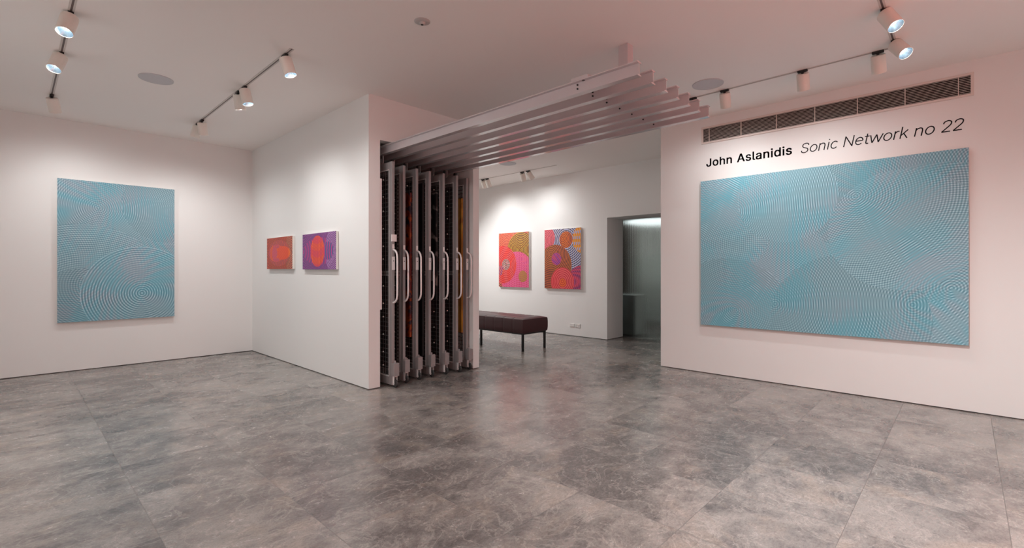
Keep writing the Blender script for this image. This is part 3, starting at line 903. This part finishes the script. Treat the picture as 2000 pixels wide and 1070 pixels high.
# ---------------------------------------------------------------- wall lettering
GLY = {"2":[453,[[[172,0,64,0,64,16],[64,32,64,47,121,108],[177,168,234,229,254,249],[270,267,282,282,295,298],[304,313,311,327,317,341],[320,356,320,371,320,390],[316,405,308,419,299,432],[288,442,273,449,259,456],[242,460,224,460,204,460],[187,456,172,447,158,439],[147,428,139,413,131,399],[127,382,127,362,107,362],[86,362,66,362,66,392],[72,419,86,442,100,465],[119,483,143,496,167,509],[194,516,225,516,255,516],[282,509,306,497,329,484],[348,467,361,445,374,424],[381,399,381,372,381,354],[378,335,371,318,364,300],[353,280,336,259,319,237],[296,211,267,180,229,140],[191,100,153,60,153,59],[153,58,153,57,231,57],[310,57,389,57,389,38],[389,19,389,0,281,0]]]],"A":[480,[[[39,0,16,0,78,170],[140,339,201,509,226,509],[251,509,276,509,338,339],[401,170,463,0,440,0],[418,0,395,0,359,101],[323,202,287,302,281,321],[273,344,264,372,255,400],[245,435,232,478,236,478],[241,478,245,478,233,435],[222,399,213,371,204,343],[196,320,191,302,155,202],[120,101,85,0,62,0]],[[197,142,110,142,110,161],[110,180,110,199,197,199],[283,199,370,199,370,180],[370,161,370,142,283,142]]]],"J":[396,[[[230,-7,185,-7,140,-7],[104,6,75,33,47,59],[33,97,33,145,33,155],[33,164,33,173,55,173],[76,173,98,173,98,164],[98,155,98,145,98,114],[106,91,122,74,137,58],[159,50,185,50,211,50],[232,58,248,74,264,91],[272,114,272,145,272,267],[272,388,272,509,293,509],[315,509,336,509,336,388],[336,267,336,145,336,97],[322,59,294,33,266,6]]]],"N":[523,[[[82,0,60,0,60,170],[60,339,60,509,85,509],[111,509,136,509,205,400],[274,291,343,183,349,174],[355,164,363,151,370,138],[379,123,388,107,396,90],[405,73,414,55,411,55],[408,54,405,54,403,72],[401,90,401,108,400,126],[399,142,399,157,399,172],[399,185,399,195,399,300],[399,404,399,509,420,509],[442,509,463,509,463,339],[463,170,463,0,438,0],[412,0,387,0,325,97],[264,193,202,290,194,303],[186,316,177,331,169,345],[159,362,148,381,137,400],[123,424,108,452,111,453],[115,453,119,454,120,428],[121,405,122,384,123,362],[124,344,124,328,125,312],[125,300,125,291,125,194],[125,97,125,0,103,0]]]],"S":[447,[[[263,-9,224,-9,187,-9],[155,-3,128,9,100,21],[79,38,64,60,49,82],[40,107,38,137,60,137],[82,137,104,137,106,117],[112,101,123,88,134,75],[149,65,166,59,184,52],[203,49,224,49,247,49],[268,53,286,60,304,68],[319,78,329,92,340,105],[346,121,346,139,346,155],[341,169,332,179,323,189],[311,198,296,205,281,211],[264,217,245,222,224,228],[204,234,184,239,142,251],[109,268,86,289,63,311],[52,339,52,372,52,401],[60,426,75,448,90,469],[111,486,138,498,164,510],[194,516,227,516,261,516],[290,510,316,498,342,486],[362,469,377,449,392,428],[400,404,401,378,380,378],[358,378,337,378,335,403],[323,423,302,437,281,451],[256,459,225,459,203,459],[184,455,167,448,151,441],[138,431,129,418,120,406],[115,391,115,376,115,358],[120,344,131,334,142,323],[154,314,169,308,184,302],[199,297,212,293,230,289],[247,284,264,279,279,275],[295,270,312,264,328,257],[344,248,359,238,373,227],[385,214,395,198,404,181],[408,162,408,139,408,111],[401,86,386,64,372,41],[351,24,323,11,296,-2]]]],"a":[389,[[[182,-9,160,-9,136,-9],[114,-4,94,5,75,14],[59,27,48,45,36,62],[30,83,30,108,30,130],[35,147,43,161,52,175],[63,185,78,193,92,201],[108,207,125,211,143,215],[160,218,178,220,201,223],[219,225,234,227,248,228],[258,231,265,235,272,239],[276,245,276,255,276,255],[276,256,276,257,276,272],[273,286,267,297,261,308],[252,316,240,322,228,328],[213,331,196,331,178,331],[162,328,149,322,136,317],[126,309,118,301,110,292],[104,283,100,274,80,280],[61,285,41,291,50,314],[62,332,79,346,95,360],[113,369,133,375,153,381],[173,384,194,384,208,384],[223,383,239,379,255,376],[271,370,286,360,301,351],[313,338,322,320,332,303],[337,280,337,251,337,168],[337,84,337,0,317,0],[297,0,277,0,277,17],[277,35,277,52,275,52],[274,52,272,52,268,43],[261,34,252,25,243,15],[230,7,215,1,200,-5]],[[155,45,170,45,193,45],[212,50,228,59,243,68],[255,79,263,93,271,107],[276,122,276,138,276,155],[276,173,276,190,273,187],[268,184,259,182,251,180],[242,178,231,176,221,174],[210,172,200,171,190,170],[182,169,175,168,161,166],[147,163,134,159,121,154],[111,148,103,139,96,131],[92,119,92,105,92,92],[95,81,102,72,109,63],[118,57,130,52,142,48]]]],"c":[396,[[[226,-8,207,-8,173,-8],[143,0,117,16,91,33],[71,56,56,85,41,114],[34,149,34,187,34,227],[41,262,56,291,71,321],[91,343,117,360,143,376],[173,384,207,384,226,384],[243,382,260,377,276,372],[292,365,305,356,319,347],[330,335,340,322,350,309],[357,294,362,277,342,272],[322,267,303,262,300,272],[296,281,290,289,285,297],[278,305,270,311,262,317],[253,322,242,325,232,328],[220,330,207,330,182,330],[161,323,145,310,129,297],[116,280,108,258,100,237],[96,213,96,187,96,162],[100,139,108,117,116,96],[129,79,145,66,161,53],[182,46,207,46,220,46],[232,48,243,52,253,55],[263,60,271,66,279,72],[286,80,292,89,297,97],[301,107,304,117,324,112],[343,107,363,102,358,85],[351,70,341,56,332,43],[320,31,306,21,293,12],[277,4,261,-1,244,-6]]]],"d":[424,[[[219,-8,195,-8,164,-8],[136,0,111,16,87,32],[68,55,55,84,41,114],[34,149,34,189,34,229],[41,263,55,293,69,322],[88,345,112,361,136,376],[164,384,196,384,219,384],[238,381,253,373,268,365],[279,356,287,346,296,336],[302,327,306,319,308,319],[309,319,311,319,311,382],[311,446,311,509,331,509],[351,509,372,509,372,339],[372,170,372,0,352,0],[332,0,313,0,313,20],[313,39,313,59,311,59],[309,59,307,59,302,51],[295,42,287,31,278,21],[267,12,252,4,238,-4]],[[181,47,205,47,227,47],[247,53,263,65,279,77],[291,94,299,115,308,136],[312,161,312,189,312,217],[308,242,300,263,292,284],[279,300,263,312,247,324],[228,330,205,330,181,330],[161,324,145,311,129,299],[116,282,108,261,100,240],[96,216,96,189,96,162],[100,138,109,117,117,95],[129,78,145,66,161,53]]]],"e":[404,[[[238,-8,212,-8,175,-8],[143,0,117,16,90,33],[70,56,56,85,41,114],[34,148,34,187,34,226],[41,260,55,290,69,319],[89,343,115,359,141,376],[171,384,205,384,226,384],[246,381,266,374,285,367],[303,356,319,341,335,326],[348,306,357,282,366,258],[371,228,371,194,371,186],[371,178,371,169,272,169],[174,169,75,169,75,187],[75,204,75,221,163,221],[250,221,338,221,329,215],[319,208,310,202,310,227],[306,249,298,269,290,288],[278,303,263,314,247,325],[228,330,205,330,182,330],[163,325,146,313,130,302],[118,288,109,270,100,251],[96,232,96,211,96,200],[96,189,96,178,96,150],[101,126,110,106,120,87],[134,72,151,61,168,51],[189,46,212,46,228,46],[241,48,254,53,266,57],[277,64,285,73,294,82],[301,93,306,105,325,101],[345,96,365,91,359,71],[349,54,335,39,321,24],[303,13,283,4,262,-4]]]],"h":[410,[[[114,249,114,227,114,151],[114,76,114,0,93,0],[73,0,53,0,53,170],[53,339,53,509,73,509],[93,509,114,509,114,435],[114,361,114,287,110,287],[106,287,102,287,114,322],[131,347,152,362,174,377],[199,384,227,384,253,384],[276,379,295,369,315,358],[330,342,341,321,352,299],[357,273,357,240,357,160],[357,80,357,0,337,0],[316,0,296,0,296,78],[296,157,296,235,296,265],[288,288,273,304,258,321],[237,329,210,329,192,329],[175,325,161,317,146,309],[135,298,126,283,118,267]]]],"i":[167,[[[73,0,53,0,53,126],[53,253,53,379,73,379],[93,379,114,379,114,253],[114,126,114,0,93,0]],[[95,443,84,443,72,443],[62,447,54,455,45,462],[41,472,41,483,41,494],[45,504,54,512,62,520],[72,524,84,524,95,524],[106,520,114,512,122,504],[126,494,126,483,126,472],[122,462,114,455,106,447]]]],"k":[381,[[[132,158,110,137,110,162],[110,187,110,212,113,212],[117,212,121,212,175,268],[230,323,284,379,310,379],[335,379,360,379,301,319],[243,259,184,199,182,199],[179,199,177,199,155,178]],[[73,0,53,0,53,170],[53,339,53,509,73,509],[93,509,114,509,114,339],[114,170,114,0,93,0]],[[320,0,294,0,245,62],[197,124,148,186,162,200],[177,214,191,229,252,152],[312,76,372,0,346,0]]]],"l":[189,[[[147,-2,139,-2,110,-2],[88,5,74,20,60,35],[53,57,53,84,53,226],[53,367,53,509,73,509],[93,509,114,509,114,372],[114,235,114,99,114,81],[116,69,120,62,125,55],[133,52,146,52,152,52],[157,52,160,53,164,53],[167,54,170,54,173,37],[177,20,181,3,175,1],[169,0,162,-1,154,-2]]]],"n":[410,[[[114,249,114,227,114,151],[114,76,114,0,93,0],[73,0,53,0,53,126],[53,253,53,379,72,379],[92,379,112,379,112,349],[112,318,112,287,109,287],[106,287,102,287,114,322],[131,347,152,362,174,377],[199,384,227,384,253,384],[276,379,295,369,314,358],[330,342,341,321,352,299],[357,273,357,240,357,160],[357,80,357,0,337,0],[316,0,296,0,296,78],[296,157,296,235,296,265],[288,288,273,304,258,321],[237,329,210,329,192,329],[175,325,161,317,146,309],[135,298,126,283,118,267]]]],"o":[415,[[[242,-8,207,-8,173,-8],[143,0,117,16,91,33],[71,56,56,85,41,114],[34,149,34,187,34,227],[41,262,56,291,71,321],[91,343,117,360,143,376],[173,384,207,384,242,384],[273,376,299,360,325,343],[345,321,359,291,374,262],[381,227,381,187,381,149],[374,114,359,85,345,56],[325,33,299,16,273,0]],[[182,46,207,46,233,46],[254,53,270,66,287,79],[299,96,307,117,315,139],[319,162,319,187,319,213],[315,236,307,258,299,280],[287,297,270,310,254,323],[233,330,207,330,182,330],[161,323,145,310,129,297],[116,280,108,258,100,237],[96,213,96,187,96,162],[100,139,108,117,116,96],[129,79,145,66,161,53]]]],"r":[259,[[[73,0,53,0,53,126],[53,253,53,379,72,379],[92,379,112,379,112,360],[112,340,112,321,113,321],[114,321,115,321,122,340],[135,355,152,367,170,379],[190,385,213,385,218,385],[223,385,229,384,235,384],[240,384,243,384,243,363],[243,343,243,322,242,323],[237,323,230,324,223,325],[215,326,207,326,189,326],[173,322,159,315,145,307],[134,297,126,284,118,270],[114,255,114,237,114,158],[114,79,114,0,93,0]]]],"s":[365,[[[211,-8,182,-8,156,-8],[133,-4,112,3,92,11],[75,23,62,38,49,53],[40,72,36,94,55,98],[74,102,94,107,99,86],[109,70,124,60,139,50],[158,45,181,45,208,45],[229,51,244,62,260,74],[268,87,268,103,268,116],[263,127,254,136,245,144],[231,151,212,155,191,160],[170,165,149,170,115,178],[89,191,72,208,55,225],[47,247,47,274,47,296],[53,315,65,332,77,348],[94,361,115,370,136,380],[160,384,187,384,213,384],[235,380,254,372,272,365],[287,353,299,339,310,325],[319,309,324,290,305,286],[287,281,268,277,263,292],[255,304,243,316,230,327],[212,333,187,333,165,333],[146,327,131,317,116,306],[109,293,109,277,109,263],[114,252,124,243,134,235],[150,228,172,223,191,218],[210,214,229,209,264,201],[290,188,306,171,323,154],[331,133,331,107,331,84],[325,64,312,47,300,30],[282,16,260,6,237,-3]]]],"t":[227,[[[138,379,204,379,204,362],[204,344,204,327,138,327],[72,327,6,327,6,344],[6,362,6,379,72,379]],[[65,345,65,471,85,471],[106,471,126,471,126,347],[126,222,126,98,126,81],[129,69,136,61,143,54],[154,50,170,50,174,50],[179,50,185,51,191,52],[197,53,202,54,206,36],[209,19,213,2,207,0],[200,-2,192,-3,184,-4],[176,-4,168,-4,136,-4],[110,4,92,21,74,38],[65,62,65,93,65,219]]]],"w":[567,[[[158,0,138,0,99,126],[61,253,23,379,44,379],[66,379,87,379,103,324],[118,269,133,214,140,191],[147,165,154,137,161,108],[168,76,175,41,172,41],[168,41,165,41,172,75],[179,106,186,135,193,163],[199,190,206,214,221,269],[237,324,252,379,273,379],[295,379,316,379,332,324],[347,269,362,214,368,190],[375,164,382,136,388,107],[395,76,402,41,399,41],[395,41,391,41,399,75],[406,107,413,135,420,164],[427,190,434,214,449,269],[465,324,480,379,502,379],[523,379,545,379,506,253],[468,126,429,0,409,0],[389,0,368,0,352,57],[335,114,319,172,314,189],[309,207,305,225,300,243],[295,261,291,280,286,299],[281,318,277,338,281,338],[286,338,291,338,286,319],[281,299,277,280,272,261],[267,243,263,225,258,206],[253,189,248,172,231,114],[215,57,199,0,178,0]]]]}


def letters(name, label, items, x_start, width, capscale, base, shear, off, loc, rz):
    t = thing(name, label, 'wall lettering', loc, rz)
    adv = 0
    pos = []
    for ch in items:
        if ch == ' ':
            adv += 250
            continue
        pos.append((ch, adv))
        adv += GLY[ch][0] + 22
    sx = width / adv
    sz = capscale
    oyb = max(o_[1] for o_ in off)
    for ch, a in pos:
        bmj = bmesh.new()
        for (ox, oy) in off:
            cu = bpy.data.curves.new('letter', 'CURVE')
            cu.dimensions = '2D'
            cu.fill_mode = 'BOTH'
            f = lambda u, v: ((u + ox + a + shear * v) * sx, (v * (509 - 2 * oyb) / 509 + oy + oyb) * sz, 0)
            for sp in GLY[ch][1]:
                s = cu.splines.new('BEZIER')
                s.bezier_points.add(len(sp) - 1)
                for p, q in zip(s.bezier_points, sp):
                    p.handle_left_type = p.handle_right_type = 'FREE'
                    p.handle_left = f(q[0], q[1])
                    p.co = f(q[2], q[3])
                    p.handle_right = f(q[4], q[5])
                s.use_cyclic_u = True
            cu.extrude = 0.0008
            cu.resolution_u = 6
            tmp = bpy.data.objects.new('tmp', cu)
            COL.objects.link(tmp)
            bpy.context.view_layer.update()
            mt = bpy.data.meshes.new_from_object(tmp.evaluated_get(bpy.context.evaluated_depsgraph_get()))
            bpy.data.objects.remove(tmp)
            bmj.from_mesh(mt)
        me = bpy.data.meshes.new('letter')
        bmj.to_mesh(me)
        bmj.free()
        me.transform(Matrix.Rotation(PI / 2, 4, 'X'))
        me.materials.clear()
        me.materials.append(M['ink'])
        o = bpy.data.objects.new('letter', me)
        COL.objects.link(o)
        o.parent = t


letters('wall_text', 'bold black lettering reading John Aslanidis above the wide blue painting', 'John Aslanidis', 0, .967, .099 / 509, 0, 0, [(q * 7.5, r_) for q in (-2, -1, 0, 1, 2) for r_ in (-8, 0, 8)], (6.0388, 2.376, 2.596), -PI / 2)
def smooth(pts, n=8):
    out = []
    P = [pts[0]] + list(pts) + [pts[-1]]
    for k in range(1, len(P) - 2):
        p0, p1, p2, p3 = P[k - 1:k + 3]
        for s in range(n):
            t_ = s / n
            out.append(tuple(.5 * (2 * p1[q] + (p2[q] - p0[q]) * t_ + (2 * p0[q] - 5 * p1[q] + 4 * p2[q] - p3[q]) * t_ ** 2 + (3 * p1[q] - p0[q] - 3 * p2[q] + p3[q]) * t_ ** 3) for q in (0, 1)))
    out.append(pts[-1])
    return out


def arc(cx, cy, rx, ry, a0, a1, n=40):
    return [(cx + rx * math.cos(math.radians(a0 + (a1 - a0) * k / n)), cy + ry * math.sin(math.radians(a0 + (a1 - a0) * k / n))) for k in range(n + 1)]


STROKES = {
    'S': (600, [smooth([(495, 530), (450, 640), (295, 683), (140, 640), (98, 525), (150, 430), (300, 362), (450, 300), (505, 190), (450, 75), (295, 28), (130, 75), (75, 190)])]),
    'o': (560, [arc(280, 264, 212, 237, 0, 360)]),
    'n': (555, [[(98, 0), (98, 528)], smooth([(98, 385), (165, 465), (285, 502), (400, 465), (447, 345)]) + [(447, 0)]]),
    'i': (235, [[(118, 0), (118, 528)], [(118, 655), (118, 722)]]),
    'c': (520, [arc(275, 264, 205, 237, 40, 320)]),
    'N': (725, [[(112, 0), (112, 711)], [(112, 700), (610, 11)], [(610, 0), (610, 711)]]),
    'e': (535, [[(72, 278), (482, 278)], arc(277, 264, 207, 237, 4, 318)]),
    't': (335, [smooth([(160, 670), (160, 400), (160, 130), (185, 45), (250, 24), (312, 32)]), [(25, 500), (300, 500)]]),
    'w': (765, [[(25, 528), (200, 10)], [(200, 10), (380, 520)], [(380, 520), (560, 10)], [(560, 10), (738, 528)]]),
    'r': (345, [[(98, 0), (98, 528)], smooth([(98, 370), (150, 455), (225, 498), (322, 500)])]),
    'k': (505, [[(98, 0), (98, 752)], [(98, 190), (430, 528)], [(235, 330), (470, 0)]]),
    '2': (565, [smooth([(82, 505), (115, 620), (270, 683), (425, 630), (465, 510), (425, 400), (330, 290), (85, 30)]), [(70, 28), (505, 28)]]),
}


def thin_letters(name, label, text, width, cap, shear, stroke, loc, rz):
    t = thing(name, label, 'wall lettering', loc, rz)
    total = sum(270 if ch == ' ' else STROKES[ch][0] for ch in text)
    sx, sz = width / total, cap / 711
    a = 0
    for ch in text:
        if ch == ' ':
            a += 270
            continue
        b = bmesh.new()
        for line in STROKES[ch][1]:
            pts = [Vector(((x + a + shear * z) * sx, z * sz)) for x, z in line]
            closed = (pts[0] - pts[-1]).length < 1e-6
            rows = []
            for k, p in enumerate(pts):
                if closed:
                    d = pts[(k + 1) % (len(pts) - 1)] - pts[(k - 1) % (len(pts) - 1)]
                else:
                    d = pts[min(k + 1, len(pts) - 1)] - pts[max(k - 1, 0)]
                d.normalize()
                nrm = Vector((-d.y, d.x)) * stroke / 2
                rows.append([b.verts.new((q.x, y, q.y)) for q in (p + nrm, p - nrm) for y in (-.0012, 0)])
            for r0, r1 in zip(rows, rows[1:]):
                for (u, v) in ((0, 2), (2, 3), (3, 1), (1, 0)):
                    b.faces.new((r0[u], r1[u], r1[v], r0[v]))
            for r0 in (rows[0], rows[-1]):
                b.faces.new((r0[0], r0[2], r0[3], r0[1]))
        obj('letter', b, 'ink', t)
        a += STROKES[ch][0]


thin_letters('wall_text', 'thin italic black lettering reading Sonic Network no 22 above the wide blue painting', 'Sonic Network no 22', 1.318, .108, .21, .0098, (6.0398, 1.340, 2.590), -PI / 2)

# ---------------------------------------------------------------- air vent
t = thing('air_vent', 'long narrow white air vent with dark slots high on the right wall', 'air vent', (6.04, 2.430, 2.886), -PI / 2)
VW, VH = 2.480, .212
b = bmesh.new()
f = .022
box(b, 0, -.014, 0, VW, -.0, f, bevel=.002, seg=1)
box(b, 0, -.014, VH - f, VW, 0, VH, bevel=.002, seg=1)
box(b, 0, -.014, f, f, 0, VH - f)
box(b, VW - f, -.014, f, VW, 0, VH - f)
obj('vent_frame', b, 'vent', t)
obj('duct_back', bx(f, -.0015, f, VW - f, 0, VH - f), 'ventdark', t)
b = bmesh.new()
n = 11
for k in range(n):
    z = f + (k + .5) * (VH - 2 * f) / n
    vsx = [b.verts.new(p) for p in ((f, -.012, z - .0028), (VW - f, -.012, z - .0028), (VW - f, -.003, z + .0005), (f, -.003, z + .0005), (f, -.012, z), (VW - f, -.012, z), (VW - f, -.003, z + .0035), (f, -.003, z + .0035))]
    for q in ((0, 3, 2, 1), (4, 5, 6, 7), (0, 1, 5, 4), (1, 2, 6, 5), (2, 3, 7, 6), (3, 0, 4, 7)):
        b.faces.new([vsx[i] for i in q])
obj('louvres', b, 'vent', t)
for yd in (2.334, 1.956, 1.573, 1.195, .816, .435, .054):
    u = 2.430 - yd
    obj('divider', bx(u - .003, -.0125, f, u + .003, -.002, VH - f), 'vent', t)

# ---------------------------------------------------------------- bench
t = thing('leather_bench', 'dark burgundy leather bench on thin black legs in the back room', 'bench', (5.575, 5.075, 0))
BW, BL = .60, 1.95
b = bmesh.new()
ns = 9
seg = BL / ns
nx, ny = 8, 8 * ns


def cush(xx, yy):
    ex = min(xx, BW - xx)
    ey = min(yy, BL - yy)
    e = min(ex, ey)
    z = .512 + .018 * min(1, e / .06)
    py = (yy / seg) % 1
    z -= .006 * max(0, 1 - min(py, 1 - py) / .08) * (1 if .02 < yy < BL - .02 else 0)
    z += .006 * math.sin(PI * min(1, max(0, xx / BW))) * math.sin(PI * py)
    return z


xs = [0, .012, .03, .06, .12, .2, .3, .4, .48, .54, .57, .588, .60]
ys = []
for k in range(ns):
    for q in (0, .04, .08, .2, .5, .8, .92, .96):
        ys.append((k + q) * seg)
ys += [BL]
ys = sorted(set([round(v, 4) for v in ys] + [.008, .02, .04, BL - .008, BL - .02, BL - .04]))
grid = [[b.verts.new((x, y, cush(x, y))) for y in ys] for x in xs]
for i in range(len(xs) - 1):
    for j in range(len(ys) - 1):
        b.faces.new((grid[i][j], grid[i + 1][j], grid[i + 1][j + 1], grid[i][j + 1]))
border = [grid[i][0] for i in range(len(xs))] + [grid[-1][j] for j in range(1, len(ys))] + [grid[i][-1] for i in range(len(xs) - 2, -1, -1)] + [grid[0][j] for j in range(len(ys) - 2, 0, -1)]
cur = border
cx_, cy_ = BW / 2, BL / 2
for (z, ins) in ((.495, -.007), (.45, -.010), (.36, -.010), (.305, -.006), (.290, .004)):
    nxt = []
    for v in border:
        x, y = v.co.x, v.co.y
        py = (y / seg) % 1
        g_ = .004 * max(0, 1 - min(py, 1 - py) / .08) if 0.02 < y < BL - .02 else 0
        nx_ = x + (ins + g_) * (1 if x < 1e-4 else (-1 if x > BW - 1e-4 else 0))
        ny_ = y + ins * (1 if y < 1e-4 else (-1 if y > BL - 1e-4 else 0))
        nxt.append(b.verts.new((nx_, ny_, z)))
    for k in range(len(cur)):
        k2 = (k + 1) % len(cur)
        b.faces.new((cur[k], cur[k2], nxt[k2], nxt[k]))
    cur = nxt
b.faces.new(cur)
obj('seat_cushion', b, 'leather', t, smooth=True)
obj('seat_frame', bx(.012, .012, .268, BW - .012, BL - .012, .291, bevel=.002), 'legs', t)
for (lx, ly) in ((.015, .012), (BW - .047, .012), (.015, .985), (.015, BL - .044), (BW - .047, BL - .044)):
    obj('leg', bx(lx, ly, 0, lx + .032, ly + .032, .269, bevel=.002, seg=1), 'legs', t)

# ---------------------------------------------------------------- wall sockets
for k, (yc, lab) in enumerate(((5.625, 'plain white wall plate low on the back wall, left of the pair'), (5.49, 'white power socket with switches low on the back wall, right of the pair'))):
    t = thing('wall_socket', lab, 'wall socket', (7.63, yc, .212), -PI / 2, 'wall plates low on the back wall')
    obj('face_plate', bx(-.057, -.009, -.036, .057, 0, .036, bevel=.003), 'plate', t)
    if k == 0:
        obj('blank_insert', bx(-.045, -.011, -.025, .045, -.008, .025, bevel=.002), 'plate', t)
    else:
        for sx in (-.028, .028):
            obj('rocker_switch', bx(sx - .008, -.0125, .008, sx + .008, -.008, .026, bevel=.001, seg=1), 'plate', t)
            b = bmesh.new()
            for (u, v) in ((-.008, -.006), (.008, -.006), (0, -.020)):
                box(b, sx + u - .002, -.0096, v - .005, sx + u + .002, -.008, v + .005)
            obj('socket_slots', b, 'gap', t)

# ---------------------------------------------------------------- fluted glass and what stands behind it
gm = bpy.data.materials.new('fluted_glass')
gm.use_nodes = True
pb = gm.node_tree.nodes['Principled BSDF']
pb.inputs['Base Color'].default_value = (.86, .95, .92, 1)
pb.inputs['Roughness'].default_value = .2
pb.inputs['IOR'].default_value = 1.45
pb.inputs['Transmission Weight'].default_value = 1.0
GX = 8.215
b = bmesh.new()
per, n = .022, 60
ys_ = []
y = 3.36
N = int((5.01 - 3.36) / per * 8)
front, back = [], []
for k in range(N + 1):
    y = 3.36 + (5.01 - 3.36) * k / N
    d = .0019 * abs(math.sin(PI * (y - 3.36) / per))
    front.append((b.verts.new((GX - d, y, .004)), b.verts.new((GX - d, y, 2.9))))
    back.append((b.verts.new((GX + .006, y, .004)), b.verts.new((GX + .006, y, 2.9))))
for k in range(N):
    b.faces.new((front[k][0], front[k + 1][0], front[k + 1][1], front[k][1]))
    b.faces.new((back[k][1], back[k + 1][1], back[k + 1][0], back[k][0]))
    b.faces.new((front[k][0], back[k][0], back[k + 1][0], front[k + 1][0]))
    b.faces.new((front[k][1], front[k + 1][1], back[k + 1][1], back[k][1]))
b.faces.new((front[0][0], front[0][1], back[0][1], back[0][0]))
b.faces.new((front[-1][1], front[-1][0], back[-1][0], back[-1][1]))
t = thing('glass_screen', 'tall ribbed glass screen filling the doorway on the right of the back wall', 'glass screen', (0, 0, 0))
obj('ribbed_pane', b, gm, t, smooth=True)
t = thing('low_cabinet', 'pale waist-high cabinet seen blurred behind the ribbed glass', 'cabinet', (8.42, 4.70, 0))
obj('cabinet_body', bx(0, 0, .02, .40, .62, .77), 'cabinet', t)
obj('cabinet_top', bx(-.01, -.01, .77, .41, .63, .80, bevel=.002), 'cabinet', t)
obj('plinth', bx(.02, .02, 0, .38, .60, .02), 'gap', t)
t = thing('staircase', 'pale staircase rising away, seen blurred through the ribbed glass', 'staircase', (10.3, 4.2, 0))
for k in range(10):
    b = bmesh.new()
    box(b, k * .28, 0, k * .17, k * .28 + .31, 3.2, (k + 1) * .17 - .03)
    st = obj('step', b, 'step', t)
    obj('tread', bx(k * .28 - .03, 0, (k + 1) * .17 - .03, k * .28 + .30, 3.2, (k + 1) * .17), 'cabinet', st)
t = thing('round_pendant', 'big round glowing pendant lamp blurred behind the top of the ribbed glass', 'pendant lamp', (9.2, 4.61, 2.27))
b = bmesh.new()
lathe(b, [(0, 0), (.62, 0), (.655, .012), (.66, .03)], 64)
obj('diffuser', b, 'lamp_panel', t, smooth=True)
b = bmesh.new()
lathe(b, [(.66, .03), (.665, .10), (.64, .12), (0, .12)], 64)
obj('shade_ring', b, 'plate', t, smooth=True)
for a_ in (30, 150, 270):
    px_, py_ = .5 * math.cos(math.radians(a_)), .5 * math.sin(math.radians(a_))
    obj('suspension_cable', bx(px_ - .003, py_ - .003, .12, px_ + .003, py_ + .003, CEIL - 2.27), 'steel', t)
